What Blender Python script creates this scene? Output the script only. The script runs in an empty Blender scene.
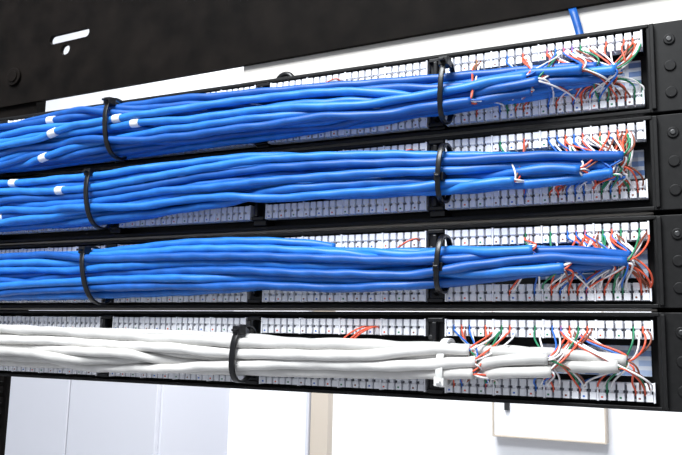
import bpy, math, random
import numpy as np
from mathutils import Matrix, Vector
random.seed(7)
S=0.001
Z0=1600.0   # height of the top punch-down row above the floor, mm

# ---------------------------------------------------------------- materials
def mat(name,col,rough=.5,metal=0,noise=0,nscale=200,spec=.5,bump=0):
    m=bpy.data.materials.new(name); m.use_nodes=True
    nt=m.node_tree; b=nt.nodes['Principled BSDF']
    b.inputs['Base Color'].default_value=(*col,1)
    b.inputs['Roughness'].default_value=rough
    b.inputs['Metallic'].default_value=metal
    b.inputs['Specular IOR Level'].default_value=spec
    tc=nt.nodes.new('ShaderNodeTexCoord')
    n=nt.nodes.new('ShaderNodeTexNoise'); n.inputs['Scale'].default_value=nscale
    n.inputs['Detail'].default_value=3
    nt.links.new(tc.outputs['Object'],n.inputs['Vector'])
    if noise:
        r=nt.nodes.new('ShaderNodeValToRGB')
        r.color_ramp.elements[0].position=.3; r.color_ramp.elements[1].position=.7
        r.color_ramp.elements[0].color=(*[c*(1-noise) for c in col],1)
        r.color_ramp.elements[1].color=(*[min(1,c*(1+noise)) for c in col],1)
        nt.links.new(n.outputs['Fac'],r.inputs['Fac'])
        nt.links.new(r.outputs['Color'],b.inputs['Base Color'])
    if bump:
        bp=nt.nodes.new('ShaderNodeBump'); bp.inputs['Strength'].default_value=bump; bp.inputs['Distance'].default_value=.001
        nt.links.new(n.outputs['Fac'],bp.inputs['Height']); nt.links.new(bp.outputs['Normal'],b.inputs['Normal'])
    return m
M={}
M['black']=mat('black_powder_coat',(.006,.0058,.0058),.5,noise=.3,nscale=400,spec=.25)
M['header']=mat('black_cabinet_paint',(.0052,.0040,.0033),.65,noise=.5,nscale=60,spec=.06)
M['blackpl']=mat('black_plastic',(.006,.006,.007),.3,spec=.4)
M['white']=mat('white_punch_block',(.92,.93,.97),.4,noise=.03)
M['grey']=mat('block_gap_shade',(.15,.15,.18),.5)  # shade between the block teeth, painted as a dark tone
M['idc']=mat('idc_metal',(.5,.5,.5),.3,metal=.8)
blues=[(.010,.132,.49),(.014,.160,.56),(.006,.090,.37),(.020,.190,.62)]
for i,c in enumerate(blues): M['blue%d'%i]=mat('blue_cable_jacket_%d'%i,c,.42,noise=.14,nscale=150,spec=.45)
whites=[(.62,.605,.58),(.70,.685,.66),(.53,.52,.50)]
for i,c in enumerate(whites): M['wht%d'%i]=mat('white_cable_jacket_%d'%i,c,.45,noise=.06,nscale=150)
M['w_or']=mat('wire_orange',(.78,.11,.05),.4); M['w_wh']=mat('wire_white',(.88,.86,.86),.4)
M['w_gr']=mat('wire_green',(.02,.22,.10),.4); M['w_bl']=mat('wire_blue',(.02,.14,.55),.4)
M['w_br']=mat('wire_brown',(.22,.06,.03),.4)
M['tape']=mat('white_marker_tape',(.85,.86,.88),.5)
M['wtie']=mat('white_nylon_tie',(.85,.85,.82),.35)
M['screw']=mat('screw_steel',(.08,.08,.08),.4,metal=1)
M['beige']=mat('gap_light_beige',(.36,.32,.27),.5)  # colour of the light showing between panels, painted on a strip
M['rail']=mat('white_painted_rail',(.74,.71,.66),.5,noise=.04,nscale=20)
M['wall']=mat('wall_paint',(.86,.87,.90),.8,noise=.02,nscale=3)
M['cab']=mat('cabinet_enamel',(.55,.56,.61),.6)
M['tan']=mat('tan_trim',(.50,.44,.37),.6)
M['floor']=mat('floor_vinyl',(.45,.45,.46),.5,noise=.1,nscale=8)
M['orange']=mat('orange_label',(.75,.20,.05),.6)
def label_mat():
    m=bpy.data.materials.new('printed_port_label'); m.use_nodes=True; nt=m.node_tree
    b=nt.nodes['Principled BSDF']; b.inputs['Roughness'].default_value=.5
    tc=nt.nodes.new('ShaderNodeTexCoord'); mp=nt.nodes.new('ShaderNodeMapping')
    mp.inputs['Rotation'].default_value=(math.radians(90),0,0)
    br=nt.nodes.new('ShaderNodeTexBrick'); br.offset=0
    br.inputs['Color1'].default_value=(.42,.52,.70,1); br.inputs['Color2'].default_value=(.08,.18,.45,1)
    br.inputs['Mortar'].default_value=(.60,.65,.74,1)
    br.inputs['Scale'].default_value=1; br.inputs['Brick Width'].default_value=.008
    br.inputs['Row Height'].default_value=.0045; br.inputs['Mortar Size'].default_value=.001
    nt.links.new(tc.outputs['Object'],mp.inputs['Vector']); nt.links.new(mp.outputs['Vector'],br.inputs['Vector'])
    nt.links.new(br.outputs['Color'],b.inputs['Base Color'])
    return m
M['label']=label_mat()

# ---------------------------------------------------------------- mesh builder (mm, rack coordinates)
class MB:
    def __init__(s): s.v=[];s.f=[];s.m=[];s.mats=[];s.sm=[]
    def mi(s,k):
        if k not in s.mats: s.mats.append(k)
        return s.mats.index(k)
    def add(s,vs,fs,k,smooth=False):
        o=len(s.v); s.v.extend([tuple(p) for p in vs]); i=s.mi(k)
        for f in fs: s.f.append([o+a for a in f]); s.m.append(i); s.sm.append(smooth)
    def box(s,x0,x1,y0,y1,z0,z1,k,tx=0,tz=0):
        vs=[(x0+tx,y0,z0+tz),(x1-tx,y0,z0+tz),(x1-tx,y0,z1-tz),(x0+tx,y0,z1-tz),(x0,y1,z0),(x1,y1,z0),(x1,y1,z1),(x0,y1,z1)]
        s.add(vs,[(0,1,2,3),(5,4,7,6),(4,0,3,7),(1,5,6,2),(3,2,6,7),(4,5,1,0)],k)
    def cyl(s,c,r,y0,y1,k,n=16):
        vs=[]
        for y in (y0,y1):
            for i in range(n):
                a=2*math.pi*i/n; vs.append((c[0]+r*math.cos(a),y,c[1]+r*math.sin(a)))
        fs=[tuple(range(n)),tuple(range(2*n-1,n-1,-1))]+[(i,i+n,(i+1)%n+n,(i+1)%n) for i in range(n)]
        s.add(vs,fs,k)
    def tube(s,P,r,k,n=8,lobe=0,pitch=14,phase=0):
        P=np.array(P,float); N=len(P)
        T=np.gradient(P,axis=0)
        T/=np.linalg.norm(T,axis=1)[:,None]+1e-9
        L=np.concatenate([[0],np.cumsum(np.linalg.norm(np.diff(P,axis=0),axis=1))])
        up=np.array([0,1,0.]) if abs(T[0][1])<.8 else np.array([0,0,1.])
        vs=[]
        nrm=np.cross(T[0],up); nrm/=np.linalg.norm(nrm)
        for i in range(N):
            nrm=nrm-T[i]*nrm.dot(T[i]); nrm/=np.linalg.norm(nrm); bn=np.cross(T[i],nrm)
            for j in range(n):
                a=2*math.pi*j/n
                rr=r*(1+lobe*math.cos(2*a-2*math.pi*L[i]/pitch+phase)) if lobe else r
                vs.append(P[i]+rr*(math.cos(a)*nrm+math.sin(a)*bn))
        fs=[]
        for i in range(N-1):
            for j in range(n):
                fs.append((i*n+j,i*n+(j+1)%n,(i+1)*n+(j+1)%n,(i+1)*n+j))
        fs+= [tuple(range(n-1,-1,-1)),tuple((N-1)*n+j for j in range(n))]
        s.add(vs,fs,k,True)
    def obj(s,name,parent=None,bevel=0):
        me=bpy.data.meshes.new(name)
        me.from_pydata([(x*S,y*S,(z+Z0)*S) for x,y,z in s.v],[],s.f)
        for k in s.mats: me.materials.append(M[k])
        me.polygons.foreach_set('material_index',s.m); me.polygons.foreach_set('use_smooth',s.sm)
        me.update()
        o=bpy.data.objects.new(name,me); bpy.context.collection.objects.link(o)
        if parent: o.parent=parent
        if bevel:
            b=o.modifiers.new('bevel','BEVEL'); b.width=bevel*S; b.segments=2; b.limit_method='ANGLE'
        return o
def empty(name):
    o=bpy.data.objects.new(name,None); bpy.context.collection.objects.link(o); o.empty_display_size=.02; return o

# ---------------------------------------------------------------- patch panels
W=97.0;P=108.0
ROWT=[0,-45,-92.7,-138.2]; SEP=28.0
SPAN=[(7.5,-36.5),(-38.0,-83.2),(-85.6,-128.2),(-130.2,-174)]
dots=['w_bl','w_or','w_gr','w_br']
for k in range(4):
    pe=empty('patch_panel')
    zt=ROWT[k]; zb=zt-SEP; z1,z0=SPAN[k]
    b=MB()
    xl=-4*P-6
    b.box(xl,27,12,13.5,z0,z1,'black')
    b.box(xl,3,1,12,z1-1.8,z1,'black')
    b.box(xl,3,1,12,z0,z0+1.8,'black')
    b.box(2,27,1.5,12,z0,z1,'black')
    b.box(3.5,5.5,-1.5,1.6,z0+1,z1-1,'black')
    for zz in (z1-9,(z0+z1)/2,z0+9):
        b.cyl((12,zz),2.6,.6,1.6,'black')
    b.cyl((12,z1-9),1.3,0,.7,'screw')
    b.obj('panel_frame',pe,.4)
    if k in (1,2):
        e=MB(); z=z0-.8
        e.box(xl,2,4,9,z-.5,z+.4,'beige'); e.obj('gap_light_strip',pe)  # added strip, stands in for light seen through the panel gap
    r=MB()
    for zc in (zt,zb):
        for g in range(4):
            xr=-g*P; xa=xr-W
            r.box(xa,xr,6,12,zc-4.0,zc+4.0,'blackpl')
            r.box(xa,xr,4,6,zc-4.1,zc+4.1,'white')
            r.box(xa+.8,xr-.8,3.7,4,zc-3.0,zc+3.0,'grey')  # dark sheet deepens the shade in the tooth gaps
            pit=W/24
            for i in range(24):
                x=xa+pit*i
                for sg in (1,-1):
                    za,zb2=(zc+.5,zc+4.2) if sg>0 else (zc-4.2,zc-.5)
                    r.box(x+.2,x+pit-.45,0,4.2,za,zb2,'white',.25,.2)
                r.box(x+pit*.5-1.2,x+pit*.5+.7,.9,4,zc-.6,zc+.6,'white')
                if i%2==0: r.box(x+1.3,x+2.2,-.1,.2,zc-3.1,zc-2.3,dots[(i//2)%4])
            for i in (0,6,12,18,24):
                r.box(xa+pit*i-.45,xa+pit*i+.3,-.5,4,zc-4.4,zc+4.4,'white')
    r.obj('punch_down_blocks',pe)
    d=MB()
    for g in range(0,4):
        xc=-(g+1)*P+(P-W)/2
        d.box(xc-4.6,xc+4.6,2,12,z0+2,z1-2,'blackpl',.6,.6)
        d.box(xc-1.2,xc+1.4,-3.0,3,z0+6,z1-4,'blackpl',.3,1.5)
        d.box(xc-4.4,xc+4.4,-1,3,zt+2.5,zt+5,'blackpl',.3,.3)
        d.box(xc-4.4,xc+4.4,-1,3,zb-5,zb-2.5,'blackpl',.3,.3)
        d.cyl((xc-3,zt-5),1.3,.8,2,'screw'); d.cyl((xc+3,zb+6),1.3,.8,2,'blackpl')
    d.obj('divider',pe,.3)
    l=MB()
    zc=(zt+zb)/2
    l.box(-52,-1.5,9.8,12,zc-7,zc+7,'label')
    if k==0: l.box(-24,-10,9.2,9.9,zc+1.5,zc+6.5,'orange')
    if k==3: l.box(-18,-12,9.2,9.9,zc-4,zc+3,'orange')
    l.obj('port_label',pe)

# ---------------------------------------------------------------- cable bundles
XS=np.array([-470,-410,-325,-250,-200,-146,-97,-56,-30,-10.])
B=[
 dict(c=[-20,-19.5,-17.0,-17,-17.5,-18,-19.0,-18.5,-17.5,-16.5],h=[17.5,17,18,16.5,15,13.5,12.5,10.5,8,4.5],
      tape=[(-357,-8),(-352,-19),(-285,-19),(-362,-27),(-300,-8)]),
 dict(c=[-60,-60,-61,-57,-55.5,-58,-61,-62.5,-63,-63],h=[18.5,18,16.5,16.5,16.5,14.5,12,10,8,6],
      tape=[(-388,-47),(-397,-69),(-345,-58)]),
 dict(c=[-108,-109,-108.5,-105.5,-105,-107.5,-107.5,-106.5,-106,-106],h=[17,15.5,15.5,16.5,15.5,14,12,8.5,6,4],tape=[]),
 dict(c=[-155,-154.5,-154.5,-154,-153.5,-154,-154.5,-154,-153.5,-153.5],h=[16,15,13.5,12.5,12.5,11,9,7.5,6,3.5],tape=[]),
]
ENDS=[[-79,-50,-46,-22,-20,-14,-11,-26,-9,-52,-16,-13],
      [-58,-34,-28,-20,-18,-14,-11,-10,-9,-12,-20,-16],
      [-50,-36,-22,-17,-12,-10,-9,-8,-40,-13,-15,-24],
      [-82,-80,-78,-77,-46,-44,-43,-14,-12,-11]]
EXTRA=[14,14,12,4]
RAD=[2.4,2.4,2.4,2.8]
rng=np.random.default_rng(31)
for k in range(4):
    bd=B[k]; r=RAD[k]; blue=k<3
    root=empty('blue_cable_bundle' if blue else 'white_cable_bundle')
    ends=list(ENDS[k])+[float(-112-rng.random()*190) for _ in range(EXTRA[k])]
    n=len(ends); ng0=len(ENDS[k])
    xs=np.arange(-470,-4,6.0)[::-1]
    pos={}; track=[[] for _ in range(n)]
    base=rng.uniform(-1,1,(n,2)); ph=rng.uniform(0,6.28,(n,2)); fr=rng.uniform(.4,1.2,(n,2))
    base[:ng0,0]=rng.permutation(np.linspace(-.95,.95,ng0)); base[ng0:,0]=rng.permutation(np.linspace(-.95,.95,n-ng0))
    for x in xs:
        H=max(np.interp(x,XS,bd['h'])-r,.3); zc=np.interp(x,XS,bd['c'])
        D=np.interp(x,[-420,-100,-50,-8],[7.5,6.0,4.5,2.5]); yc=np.interp(x,[-300,-100,-8],[-11.5,-9,-5])
        act=[i for i in range(n) if ends[i]>=x]
        tg={}
        for i in act:
            v=base[i]+np.array([.38*math.sin(fr[i,0]*x/75+ph[i,0]),.5*math.sin(fr[i,1]*x/65+ph[i,1])])
            d=np.linalg.norm(v); v=v/max(1,d)
            t=np.array([v[1]*D,v[0]*H])
            if i<ng0 and ends[i]<-25 and ends[i]-x<28: t[0]=-D-2.0; t[1]*=.9
            if i not in pos:
                pos[i]=np.array([D+5.0,t[1]*.4]) if i>=ng0 else t.copy()
            tg[i]=t
        for it in range(26):
            for i in act: pos[i]=pos[i]+.035*(tg[i]-pos[i])
            for a in range(len(act)):
                for c in range(a+1,len(act)):
                    i,j=act[a],act[c]; dd=pos[i]-pos[j]; L=np.linalg.norm(dd)+1e-6
                    if L<2*r:
                        q=dd/L*(2*r-L)*.45; pos[i]=pos[i]+q; pos[j]=pos[j]-q
            for i in act:
                p=pos[i]; p[1]=max(-H,min(H,p[1])); p[0]=max(-D-3.5,min(max(D,5.5),p[0]))
        for i in act: track[i].append(np.array([x,yc+pos[i][0],zc+pos[i][1]]))
    cb=MB(); wr=MB()
    endpts=[]; outs=[]
    for i in range(n):
        T=np.array(track[i])
        if len(T)<4: continue
        if i<ng0: T[0,0]=ends[i]
        Q=T.copy()
        for _ in range(4): Q[1:-1]=(Q[:-2]+2*Q[1:-1]+Q[2:])/4
        out=[]
        for a in range(len(Q)-1):
            p0=Q[max(a-1,0)];p1=Q[a];p2=Q[a+1];p3=Q[min(a+2,len(Q)-1)]
            for t in (0,1/3,2/3):
                out.append(.5*((2*p1)+(p2-p0)*t+(2*p0-5*p1+4*p2-p3)*t*t+(3*p1-p0-3*p2+p3)*t**3))
        out.append(Q[-1]); outs.append(out)
        mk=('blue%d'%rng.integers(4)) if blue else ('wht%d'%rng.integers(3))
        cb.tube(out,r,mk,10,lobe=.055,pitch=rng.uniform(20,28),phase=rng.uniform(0,6))
        if i<ng0: endpts.append(np.array(out[0]))
    for (tx,tz) in bd['tape']:
        best=None
        for out in outs:
            for j,p in enumerate(out):
                if j+4<len(out) and abs(p[0]-tx)<2:
                    sc_=abs(p[2]-tz)+1.5*(p[1]+20)
                    if best is None or sc_<best[0]: best=(sc_,out,j)
        if best: cb.tube(best[1][best[2]:best[2]+4],r+.3,'tape',12)
    cb.obj('cables',root)
    zt=ROWT[k]; zb=zt-SEP
    def bez(p0,p1,p2,p3,n=14):
        return [((1-t)**3)*p0+3*(1-t)**2*t*p1+3*(1-t)*t*t*p2+t**3*p3 for t in np.linspace(0,1,n)]
    for ei,E in enumerate(endpts):
        up=ei%2
        for q in range(4):
            tz=zt if (q+up)%2 else zb
            xt=min(-2,max(-95,E[0]+rng.uniform(-15,14)))
            if E[0]>-25: xt=max(xt,E[0]-rng.uniform(0,22)) if q%2 else E[0]-rng.uniform(2,26)
            xt=-W+round((xt+W)/(W/24))*(W/24)
            sg=1 if tz>E[2] else -1
            for w in range(2):
                ck=[['w_or','w_gr','w_bl','w_or'][q],'w_wh'][w]
                if q==3 and w==1: ck='w_br'
                x2=min(-.6,xt+w*2.0)
                p0=E+np.array([-1,rng.uniform(-1,1),rng.uniform(-1.2,1.2)])
                p1=E+np.array([rng.uniform(2,8),rng.uniform(-5,0),sg*rng.uniform(-1,4)])
                p2=np.array([x2+rng.uniform(-4,5),rng.uniform(-7,-2),tz-sg*rng.uniform(4,8)])
                p3=np.array([x2,0.6,tz-sg*1.0+rng.uniform(-.5,.5)])
                pts=bez(p0,p1,p2,p3)
                pts.append(np.array([x2,1.5,tz+sg*1.5]))
                wr.tube(pts,.46,ck,6)
    strays={0:[(-150,-28),(-160,0)],3:[(-140,-138.2),(-134,-138.2),(-136,-138.2)],2:[(-112,-92.7)],1:[(-115,-45)]}[k]
    for (sx,sz) in strays:
        zc=(zt+zb)/2; sg=1 if sz>zc else -1
        p0=np.array([sx-14,-3,zc+sg*6]); p3=np.array([sx,.6,sz-sg*.5])
        wr.tube(bez(p0,p0+np.array([6,-4,sg*5]),p3+np.array([2,-8,sg*2]),p3),.46,'w_or',6)
    wr.obj('pair_wires',root)

# ---------------------------------------------------------------- cable ties
def tie(x,zc,hz,yc,hy,key,tilt=0,head=1,w=3.6,lean=0):
    b=MB(); n=40; t=.7
    ring=[]
    for i in range(n):
        a=2*math.pi*i/n
        ca,sa=math.cos(a),math.sin(a)
        e=.8
        ring.append((hy*math.copysign(abs(ca)**e,ca),hz*math.copysign(abs(sa)**e,sa)))
    vs=[];fs=[]
    for (yy,zz) in ring:
        L=math.hypot(yy,zz); u=(yy/L,zz/L)
        xo=tilt*zz/hz+lean*yy/hy
        for dx,dr in ((-w/2,0),(w/2,0),(w/2,t*2),(-w/2,t*2)):
            vs.append((x+xo+dx,yc+yy+u[0]*dr,zc+zz+u[1]*dr))
    for i in range(n):
        j=(i+1)%n
        for q in range(4): fs.append((i*4+q,i*4+(q+1)%4,j*4+(q+1)%4,j*4+q))
    b.add(vs,fs,key,True)
    zh=zc+head*hz*.86; xh=x+tilt*head*.86; yh=yc-hy*.55
    b.box(xh-3,xh+3,yh-4,yh+1.5,zh-2.5,zh+2.8,key,.6,.6)
    b.box(xh-1.4,xh+1.4,yh-7,yh-3.5,zh-.7,zh+.7,key,.2,.1)
    return b.obj('cable_tie',None,.25)
tie(-309,-16.5,18.5,-12.5,11,'blackpl',tilt=-2,head=1,w=3.2)
tie(-320,-61,18,-12.5,11,'blackpl',tilt=-3,head=1,w=3.2)
tie(-318,-109,17,-12.5,11,'blackpl',tilt=-5,head=1,w=3.2)
tie(-209,-154,14.5,-12,10.5,'blackpl',tilt=1,head=1,w=3.4)
tie(-94,-17.5,15.5,-9,10,'blackpl',tilt=1,head=1,w=2.6)
tie(-95,-60.5,14,-9,10,'blackpl',tilt=1,head=-.3,w=2.6)
tie(-95.5,-107,13.5,-9,10,'blackpl',tilt=1,head=-.2,w=2.6)
tie(-94,-155.5,10.5,-9,9.5,'wtie',tilt=1,head=-1,w=3.6)

# ---------------------------------------------------------------- rack
root=empty('network_rack')
b=MB()
b.box(70,120,32,70,-Z0,420,'header'); b.box(-560,-478,32,70,-Z0,420,'header')
b.box(-480,-430,31,40,-160,40,'header')
b.box(-1,72,14,26,-174,7,'header')
b.obj('rack_posts',root)
h=MB()
vs=[]
for y in (28,31): vs+=[(-560,y,26),(120,y,36.5),(120,y,420),(-560,y,420)]
h.add(vs,[(0,1,2,3),(7,6,5,4),(0,4,5,1),(1,5,6,2),(2,6,7,3),(3,7,4,0)],'header')
ho=h.obj('header_panel',root)
n=14
c=MB()
def slot(cx,cz,L,r,ang):
    vs=[];ca,sa=math.cos(ang),math.sin(ang)
    pr=[]
    for i in range(n+1):
        a=-math.pi/2+math.pi*i/n; pr.append((L/2+r*math.cos(a),r*math.sin(a)))
    for i in range(n+1):
        a=math.pi/2+math.pi*i/n; pr.append((-L/2+r*math.cos(a),r*math.sin(a)))
    m=len(pr)
    for y in (20,40):
        for (u,v) in pr: vs.append((cx+u*ca-v*sa,y,cz+u*sa+v*ca))
    fs=[tuple(range(m)),tuple(range(2*m-1,m-1,-1))]+[(i,i+m,(i+1)%m+m,(i+1)%m) for i in range(m)]
    c.add(vs,fs,'header')
slot(-399,75,32,3.6,0.03); co=c.obj('slot_cut')
c=MB(); slot(-402,65,1,4.0,0); co2=c.obj('slot_cut2')
for q in (co,co2):
    bo=ho.modifiers.new('b','BOOLEAN'); bo.object=q; bo.operation='DIFFERENCE'; bo.solver='EXACT'
dg=bpy.context.evaluated_depsgraph_get(); dg.update()
me=bpy.data.meshes.new_from_object(ho.evaluated_get(dg)); ho.modifiers.clear(); ho.data=me
for q in (co,co2): bpy.data.objects.remove(q)
b=MB()
b.cyl((-452,50),7,26,28,'header',24); b.cyl((-452,50),4.5,25,26,'header',24)
b.obj('header_plug',root,.4)
b=MB()
b.box(-246,68,31.5,60,6,40,'rail'); b.box(-246,68,29.5,32,6,20.5,'rail')
b.obj('crossbar',root,.8)
b=MB()
arc=[(-206+6*math.cos(a),18,9+7*math.sin(a)) for a in np.linspace(-.6,2.9,14)]
b.tube(arc,1.8,'blackpl',8); b.box(-212,-203,10,20,-6,8,'blackpl',1,1)
b.obj('cable_hook',root)
b=MB()
b.box(-453,-450.5,30,33,-1600,-160,'header'); b.box(-438,-434,30,33,-1600,-160,'header')
z=-165
while z>-420:
    b.box(-451,-437,30,33,z-3.0,z,'header'); z-=7.5
b.box(-451,-437,30,33,-1600,-420,'header')
b.obj('slotted_rail',root)
b=MB()
st=[(-37,34,35),(-36.5,29,35.5),(-35,27.5,30),(-33,27,22),(-31,26,12),(-30,20,8)]
vs=[];fs=[]
for (x,y,z) in st: vs+= [(x-2.0,y,z),(x+2.0,y,z+.6),(x+2.0,y+.6,z+.6),(x-2.0,y+.6,z)]
for i in range(len(st)-1):
    for q in range(4): fs.append((i*4+q,i*4+(q+1)%4,i*4+4+(q+1)%4,i*4+4+q))
b.add(vs,fs,'blue2',True); b.obj('blue_strap')

# ---------------------------------------------------------------- room
b=MB(); b.box(-3600,2200,1500,1600,-Z0,1300,'wall'); b.obj('wall_back')
b=MB(); b.box(-3700,-3600,-2600,1600,-Z0,1300,'wall'); b.obj('wall_left')
b=MB(); b.box(-3700,2200,-2600,1600,-Z0-60,-Z0,'floor'); b.obj('floor')
b=MB(); b.box(-3700,2200,-2600,1600,1300,1360,'wall'); b.obj('ceiling')
b=MB(); b.box(-936,-886,1470,1500,-Z0,500,'tan'); b.box(-946,-938,1462,1500,-Z0,500,'cab'); b.obj('trim_1')
b=MB()
b.box(-2500,-1210,1200,1499,-Z0,100,'cab'); b.box(-2490,-1503,1184,1200,-Z0+80,90,'cab'); b.box(-1499,-1215,1184,1200,-Z0+80,90,'cab')
b.box(-1530,-1520,1160,1184,-900,-770,'screw'); b.obj('storage_cabinet',None,2)
b=MB()
b.box(-446,-198,1465,1499,-348,-60,'wall')
for a in ((-450,-446,-350,-60),(-198,-194,-350,-60),(-450,-194,-352,-348)): b.box(a[0],a[1],1460,1499,a[2],a[3],'tan')
b.box(-420,-408,1455,1465,-290,-272,'screw')
b.obj('wall_box',None,1)

# ---------------------------------------------------------------- lights
def area(name,loc,tgt,size,power,col=(1,1,1)):
    l=bpy.data.lights.new(name,'AREA'); l.size=size; l.energy=power; l.color=col
    o=bpy.data.objects.new(name,l); bpy.context.collection.objects.link(o)
    o.location=Vector(loc)*S+Vector((0,0,Z0*S)); t=Vector(tgt)*S+Vector((0,0,Z0*S))
    o.rotation_euler=(t-o.location).to_track_quat('-Z','Y').to_euler(); return o
area('ceiling_light_front',(-350,-950,1050),(-200,0,-80),.7,50,(.95,.98,1))
area('wall_fill_light',(-500,700,1250),(-600,1500,-600),1.0,72,(1,1,1))  # added fill lamp without a fixture, overexposes the back wall
w=bpy.data.worlds.new('world'); bpy.context.scene.world=w; w.use_nodes=True
w.node_tree.nodes['Background'].inputs[0].default_value=(.85,.9,1,1); w.node_tree.nodes['Background'].inputs[1].default_value=.48

# ---------------------------------------------------------------- camera
cd=bpy.data.cameras.new('camera'); co=bpy.data.objects.new('camera',cd); bpy.context.collection.objects.link(co)
cd.sensor_width=36; cd.lens=771.7/682*36; cd.clip_start=.01; cd.clip_end=50
R=Matrix.Rotation(.4463,4,'Z')@Matrix.Rotation(.1509,4,'X')@Matrix.Rotation(-.0234,4,'Y')@Matrix.Rotation(math.pi/2,4,'X')
co.matrix_world=Matrix.Translation((23.72*S,-377.83*S,(Z0-148.06)*S))@R
bpy.context.scene.camera=co
sc=bpy.context.scene
sc.view_settings.view_transform='Standard'; sc.view_settings.look='None'; sc.view_settings.exposure=0
